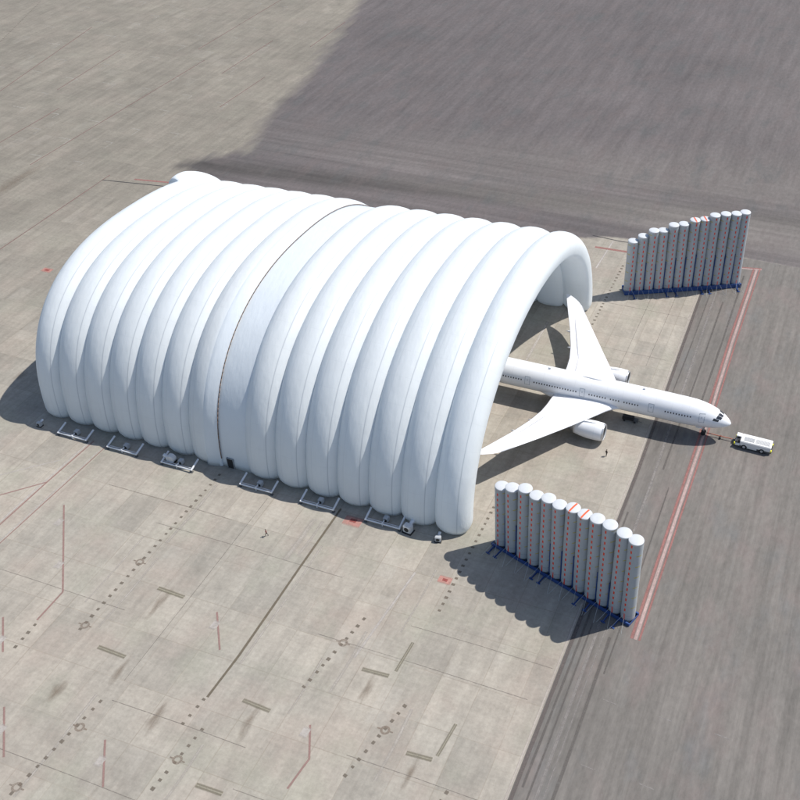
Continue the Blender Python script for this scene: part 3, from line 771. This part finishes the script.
# ------------------------------------------------------------------ inflatable tube barriers
def tube_mat(name, ndash, ntick):
    t = NT(name); uv = t.n('ShaderNodeUVMap'); sep = t.n('ShaderNodeSeparateXYZ'); t.l(uv.outputs[0], sep.inputs[0]); U, V = sep.outputs[0], sep.outputs[1]
    c = t.mix(t.rng(t.noise(t.map(t.obj(), (1,1,.25)), .9, 5), .35, .7), (.42,.45,.47), (.37,.395,.42))
    def dist(u0):
        d = t.math('ABSOLUTE', t.math('SUBTRACT', U, u0)); return t.math('MINIMUM', d, t.math('SUBTRACT', 1, d))
    # stitched hoops and cuff
    hoop = t.math('ABSOLUTE', t.math('SUBTRACT', t.math('FRACT', t.math('DIVIDE', V, 2.7)), .5))
    c = t.mix(t.rng(hoop, .012, .022, .22, 0), c, (.32,.35,.38))
    for vv in (.55, 1.9):
        c = t.mix(t.rng(t.math('ABSOLUTE', t.math('SUBTRACT', V, vv)), .05, .09, .55, 0), c, (.2,.25,.3))
    tick = t.math('MULTIPLY', t.rng(dist(ntick), .06, .065, 1, 0), t.rng(hoop, .034, .046, .9, 0))
    tick = t.math('MULTIPLY', tick, t.rng(V, 2.4, 2.5))
    c = t.mix(tick, c, (.47,.39,.08))
    fr = t.math('FRACT', t.math('DIVIDE', V, 1.36))
    dash = t.math('MULTIPLY', t.rng(dist(ndash), .017, .020, 1, 0), t.rng(t.math('ABSOLUTE', t.math('SUBTRACT', fr, .5)), .24, .26, 1, 0))
    low = t.math('MULTIPLY', t.rng(dist(ndash), .017, .020, 1, 0), t.rng(V, 1.9, 1.95, 1, 0))
    c = t.mix(t.math('MAXIMUM', dash, low), c, (.70,.06,.025))
    t.bump(t.noise(t.map(t.obj(), (1,1,.3)), 1.4, 4), .05, .3)
    return t.fin(c, .5, spec=.4)
M_capw = simple('white_cap_fabric', (.55,.575,.60), .5, var=.04)
M_orange = simple('red_orange_tape', (.75,.12,.04), .5)
M_blue = simple('blue_painted_steel', (.022,.065,.22), .45, var=.2)
M_rope = simple('pale_guy_rope', (.5,.53,.55), .7)

def barrier(name, label, items, nang, tick_off, strap, flip, pole_h, leg_at, thick_beam):
    x0, y0 = items[0][:2]
    root = thing(name, label, 'tube barrier', (x0, y0, 0))
    nrm = Vector((math.cos(nang), math.sin(nang), 0))
    tm = tube_mat(name+'_fabric', (nang/(2*PI)) % 1, ((nang+tick_off)/(2*PI)) % 1)
    O = Vector((x0, y0, 0)); d = (Vector((items[-1][0], items[-1][1], 0))-O); L = d.length; d.normalize()
    RB = 1.36
    for i, (x, y, h) in enumerate(items):
        P = Vector((x, y, 0))-O
        bm = bmesh.new(); uvl = bm.loops.layers.uv.new('UVMap'); N = 36; rings = []
        ph = random.uniform(0, 6)
        zs = [0.25+k*(h-.35-.25)/26 for k in range(27)]
        lean = Vector((random.uniform(-.15,.15), random.uniform(-.15,.15), 0))
        for z in zs:
            k = 1.0
            if z < .6: k = .93
            rr_ = RB*k*(1+.010*math.sin(z*2.3+ph)); off = lean*(z/h)
            rings.append(([bm.verts.new((P.x+off.x+rr_*math.cos(2*PI*a/N), P.y+off.y+rr_*math.sin(2*PI*a/N), z)) for a in range(N)], z))
        for (a, za), (b, zb) in zip(rings, rings[1:]):
            for q in range(N):
                j = (q+1) % N; f = bm.faces.new((a[q], a[j], b[j], b[q])); f.smooth = True
                for lo, (u, v) in zip(f.loops, ((q/N,za),((q+1)/N,za),((q+1)/N,zb),(q/N,zb))): lo[uvl].uv = (u, v)
        bm.faces.new(rings[0][0][::-1])
        tb = link('inflated_tube', bm, tm, root)
        c = P+lean
        bm = bmesh.new(); lathe(bm, [(h-.36,RB),(h-.14,RB*1.005),(h-.04,RB*.985),(h,RB*.93),(h+.06,RB*.45),(h+.07,.05)], 36, axis='Z', M=Matrix.Translation((c.x, c.y, 0)), cap=True)
        link('end_cap', bm, M_capw, tb, True)
        if i in (6, 7):
            bm = bmesh.new(); sdr = nrm if strap is None else Vector((math.cos(strap), math.sin(strap), 0))
            pr_ = Vector((-sdr.y, sdr.x, 0))*.16
            ss = [(-1.0,-.5),(-1.012,-.2),(-.97,-.04),(-.86,.035),(-.45,.10),(0,.125),(.45,.10),(.86,.035),(.97,-.04),(1.012,-.2),(1.0,-.5)]
            for (a0, z0), (a1, z1) in zip(ss, ss[1:]):
                p0 = c+sdr*RB*a0*1.01; p1 = c+sdr*RB*a1*1.01
                vs = [bm.verts.new(q) for q in (p0-pr_+Vector((0,0,h+z0)), p1-pr_+Vector((0,0,h+z1)), p1+pr_+Vector((0,0,h+z1)), p0+pr_+Vector((0,0,h+z0)))]; bm.faces.new(vs)
            o = link('cap_strap', bm, M_orange, tb); md = o.modifiers.new('t', 'SOLIDIFY'); md.thickness = .02
        # guy ropes to the pavement
        bm = bmesh.new(); 
        for w in (-.55,.55):
            a = P+nrm*RB*.95+Vector((0,0,2.3+.5*random.random())); b = P+d*w*2.2+nrm*(RB+2.6+random.random())
            tube(bm, a, b+Vector((0,0,.02)), .022, 4)
        link('guy_rope', bm, M_rope, root)
    # base beam on the camera side plus cross pieces
    def obox(bm, a, b, w, z0, z1):
        a = Vector(a); b = Vector(b); dd = (b-a).normalized(); n = Vector((-dd.y, dd.x, 0))*w/2
        vs = [bm.verts.new((q.x, q.y, z)) for z in (z0, z1) for q in (a-n, b-n, b+n, a+n)]
        for f in ((0,3,2,1),(4,5,6,7),(0,1,5,4),(1,2,6,5),(2,3,7,6),(3,0,4,7)): bm.faces.new([vs[k] for k in f])
    bm = bmesh.new()
    obox(bm, nrm*1.55-d*1.4, nrm*1.55+d*(L+1.4), .3, .1, .1+thick_beam); obox(bm, -nrm*1.55-d*1.4, -nrm*1.55+d*(L+1.4), .3, .1, .1+thick_beam)
    for k in range(13):
        q = d*(-1.35+k*(L+2.7)/12); obox(bm, q-nrm*1.38, q+nrm*1.38, .12, .12, .1+thick_beam*.7)
    bmesh.ops.recalc_face_normals(bm, faces=bm.faces[:]); link('base_beam', bm, M_blue, root)
    for k in leg_at:
        q = d*(k*L)
        bm = bmesh.new(); obox(bm, q+nrm*1.7, q+nrm*3.9, .22, .05, .25); obox(bm, q+nrm*3.7-d*.45, q+nrm*3.7+d*.45, .3, .0, .12)
        tube(bm, q+nrm*1.75+Vector((0,0,.95*thick_beam)), q+nrm*3.7+Vector((0,0,.2)), .08, 6)
        bmesh.ops.recalc_face_normals(bm, faces=bm.faces[:]); link('support_leg', bm, M_blue, root)
    for k, hh in pole_h:
        a = (Vector((items[k][0], items[k][1], 0))+Vector((items[k+1][0], items[k+1][1], 0)))/2-O+nrm*.62
        bm = bmesh.new(); tube(bm, a+Vector((0,0,.2)), a+Vector((0,0,hh)), .15, 8); link('upright_pole', bm, M_blue, root)
    return root
near = [(-36.5,-47.2,15.7),(-34,-48.1,16.9),(-31.4,-48.9,18.2),(-28.9,-49.8,18.3),(-26.3,-50.6,19.2),(-23.8,-51.5,19.2),(-21.3,-52.3,19.9),(-18.7,-53.1,19.9),(-16.2,-54,20.5),(-13.7,-54.8,20.6),(-11.1,-55.7,20.5),(-8.6,-56.5,20.4)]
far = [(-36.5,51,15.8),(-34.2,52.2,17),(-31.8,53.4,18.5),(-29.4,54.6,18.4),(-27.1,55.9,19.7),(-24.7,57.1,19.8),(-22.3,58.3,20.7),(-19.9,59.6,20.8),(-17.6,60.8,21.8),(-15.2,62,21.9),(-12.8,63.3,21.9),(-10.5,64.5,22)]
barrier('tube_barrier', 'nearer wall of upright grey inflated tubes with red dashes, casting the wide scalloped shadow', near, math.atan2(-.95,-.315), R(64), None, 0,
        ((0,9),(1,8),(4,8.5),(5,8.2),(6,8.6),(8,8),(9,7)), (-.02,.04,.34,.40,.68,.76,.90,.97), .6)
barrier('tube_barrier', 'farther wall of upright grey inflated tubes on a thick blue base, beyond the far wing', far, math.atan2(-.875,.48), R(-58), None, 1,
        ((0,6),(1,9),(2,8.5),(3,9),(4,10),(5,10),(6,10.5),(7,9),(8,10),(9,10),(10,10)), (.03,.33,.42,.66,.73,1.0), 1.1)

# ------------------------------------------------------------------ anchor frames and blowers along the near foot
M_galv = simple('white_galvanised_tube', (.68,.70,.73), .4, .2)
M_blow = simple('grey_blower_housing', (.42,.44,.46), .5)
M_blow2 = simple('light_blower_housing', (.6,.61,.62), .5)
fx = [(-140.3,-133.4),(-127.3,-119.9),(-113.3,-105.7),(-93.8,-86.1),(-79.5,-71.6),(-64.8,-56.6)]
labs = ['white tubular frame at the hangar foot, first from its back end','white tubular frame at the hangar foot, second from its back end','white tubular frame at the hangar foot that has the round blower on it',
        'white tubular frame at the hangar foot just right of the small doorway','white tubular frame at the hangar foot beside the dark open joint','white tubular frame at the hangar foot nearest the open front end']
fr0 = None
for i, (a, b) in enumerate(fx):
    yy = -49.1-i*.12
    if fr0 is None:
        fr0 = thing('anchor_frame', labs[0], 'anchor frame', ((a+b)/2, yy, 0), 0, 'white anchor frames along the hangar foot')
        L = 3.75
        bm = bmesh.new(); tube(bm, (-L,-1.35,.62), (L,-1.35,.62), .17, 10); link('rail', bm, M_galv, fr0)
        bm = bmesh.new(); tube(bm, (-L,-.75,.5), (L,-.75,.5), .09, 8); link('rail', bm, M_galv, fr0)
        for sx in (-L, L):
            bm = bmesh.new(); tube(bm, (sx,-1.5,.62), (sx,1.5,1.35), .22, 10); link('arm', bm, M_galv, fr0)
            bm = bmesh.new(); tube(bm, (sx,-1.35,.02), (sx,-1.35,.6), .12, 8); box(bm, sx-.3,sx+.3,-1.65,-1.05,.0,.08); link('foot', bm, M_dkgrey, fr0)
        bm = bmesh.new(); tube(bm, (0,-1.35,.02), (0,-1.35,.95), .14, 8); tube(bm, (0,-1.35,.7), (0,.0,.8), .14, 8); link('centre_post', bm, M_galv, fr0)
        bm = bmesh.new(); box(bm, -.35,.75,-.35,.75,.15,1.25,.12); fb = link('fan_box', bm, M_blow, fr0)
        bm = bmesh.new(); bmesh.ops.create_cone(bm, cap_ends=True, segments=18, radius1=.36, radius2=.36, depth=.08, matrix=Matrix.Translation((.2,-.37,.7)) @ Matrix.Rotation(R(90),4,'X')); link('fan_inlet', bm, M_blk, fb)
    else: dup(fr0, ((a+b)/2, yy, 0), 0, labs[i])
def blower(x, y, s, label, rz, m, round_=False):
    r_ = thing('air_blower', label, 'blower', (x, y, 0), rz, 'air blowers along the hangar foot')
    bm = bmesh.new()
    if round_:
        lathe(bm, [(-.55*s,.75*s),(-.5*s,.85*s),(.5*s,.85*s),(.55*s,.75*s)], 24, M=Matrix.Translation((0,0,.95*s)))
    else: box(bm, -.7*s,.7*s,-.55*s,.55*s,.12,1.5*s,.12*s)
    link('housing', bm, m, r_)
    bm = bmesh.new(); tube(bm, (0,.4*s,1.0*s), (.1*s,1.6*s,1.25*s), .3*s, 14, .36*s); link('duct', bm, M_galv, r_)
    bm = bmesh.new(); box(bm, -.85*s,.85*s,-.7*s,.7*s,0,.12); link('base_plate', bm, M_blk, r_)
    bm = bmesh.new(); bmesh.ops.create_cone(bm, cap_ends=True, segments=20, radius1=.42*s, radius2=.42*s, depth=.08, matrix=Matrix.Translation((0,-.57*s,.85*s)) @ Matrix.Rotation(R(90),4,'X')); link('intake', bm, M_blk, r_)
blower(-146.6,-49.4,.75,'small grey blower at the foot of the rearmost hangar tube', 0, M_blow)
blower(-111.6,-49.4,1.15,'round pale blower standing in the third anchor frame from the back', R(90), M_blow2, True)
blower(-55.2,-50.6,1.25,'large boxy grey blower right after the last anchor frame near the opening', R(-8), M_blow2)
blower(-48.6,-50.9,.85,'small grey blower at the foot of the foremost hangar tube', R(10), M_blow)

# ------------------------------------------------------------------ people on the apron
M_skin = simple('skin', (.42,.26,.19), .6, var=.05); M_dkred = simple('dark_red_cloth', (.16,.035,.03), .8); M_trou = simple('black_trouser_cloth', (.02,.022,.03), .85)
M_nav = simple('dark_jacket_cloth', (.05,.035,.03), .85); M_hair = simple('dark_brown_hair', (.03,.02,.015), .8)
def person(loc, rz, label, top, stride, arm):
    root = thing('person', label, 'person', loc, rz)
    J = {'pel':(0,0,.98,.135),'wst':(0,0,1.12,.13),'chs':(0.02,0,1.35,.155),'nk0':(.02,0,1.5,.075),'nk':(.03,0,1.56,.058),'hd0':(.05,0,1.64,.088),'hd':(.055,0,1.72,.098),'hd1':(.05,0,1.80,.07)}
    E_ = [('pel','wst'),('wst','chs'),('chs','nk0'),('nk0','nk'),('nk','hd0'),('hd0','hd'),('hd','hd1')]
    for s, sg in (('l',1),('r',-1)):
        st = stride*sg
        J.update({'hp'+s:(0,sg*.1,.92,.10),'kn'+s:(st*.45+.03,sg*.11,.51,.065),'an'+s:(st*.9-.04,sg*.12,.10,.043),'to'+s:(st*.9+.14,sg*.13,.04,.036),
                  'sh'+s:(.01,sg*.19,1.43,.062),'el'+s:(-st*.35-.02+arm*.1,sg*.25,1.16,.045),'wr'+s:(-st*.5+arm*.25,sg*.25,.93,.032),'ha'+s:(-st*.55+arm*.3,sg*.245,.84,.034)})
        E_ += [('pel','hp'+s),('hp'+s,'kn'+s),('kn'+s,'an'+s),('an'+s,'to'+s),('chs','sh'+s),('sh'+s,'el'+s),('el'+s,'wr'+s),('wr'+s,'ha'+s)]
    ks = list(J); me = bpy.data.meshes.new('skel'); me.from_pydata([J[k][:3] for k in ks], [(ks.index(a), ks.index(b)) for a, b in E_], [])
    o = bpy.data.objects.new('skel', me); C.objects.link(o); m = o.modifiers.new('s', 'SKIN'); 
    for v, k in zip(me.skin_vertices[0].data, ks): v.radius = (J[k][3], J[k][3])
    me.skin_vertices[0].data[0].use_root = True
    m2 = o.modifiers.new('u', 'SUBSURF'); m2.levels = 2; m2.render_levels = 2
    bpy.context.view_layer.update()
    dg = bpy.context.evaluated_depsgraph_get(); nm = bpy.data.meshes.new_from_object(o.evaluated_get(dg)); bpy.data.objects.remove(o)
    nm.materials.clear()
    for q in (M_skin, top, M_trou, M_blk): nm.materials.append(q)
    for p in nm.polygons:
        z = p.center.z; p.use_smooth = True
        side = abs(p.center.y) > .17
        p.material_index = 0 if z > 1.53 or (side and z < .92 and z > .78) else 1 if z > .99 or (side and z > .85) else 2 if z > .10 else 3
    b = bpy.data.objects.new('body', nm); C.objects.link(b); b.parent = root
    bm = bmesh.new(); bmesh.ops.create_uvsphere(bm, u_segments=16, v_segments=10, radius=.112, matrix=Matrix.Translation((.035,0,1.765)))
    bmesh.ops.delete(bm, geom=[v for v in bm.verts if v.co.x > .09 and v.co.z < 1.79 or v.co.z < 1.68], context='VERTS')
    link('hair', bm, M_hair, root, True)
person((-81.1,-61.5,0), R(200), 'person in a dark red top walking on the open concrete below the hangar', M_dkred, .33, .5)
person((-24.2,-15.0,0), R(60), 'person in dark clothes standing beside the near engine of the airliner', M_nav, .12, .1)
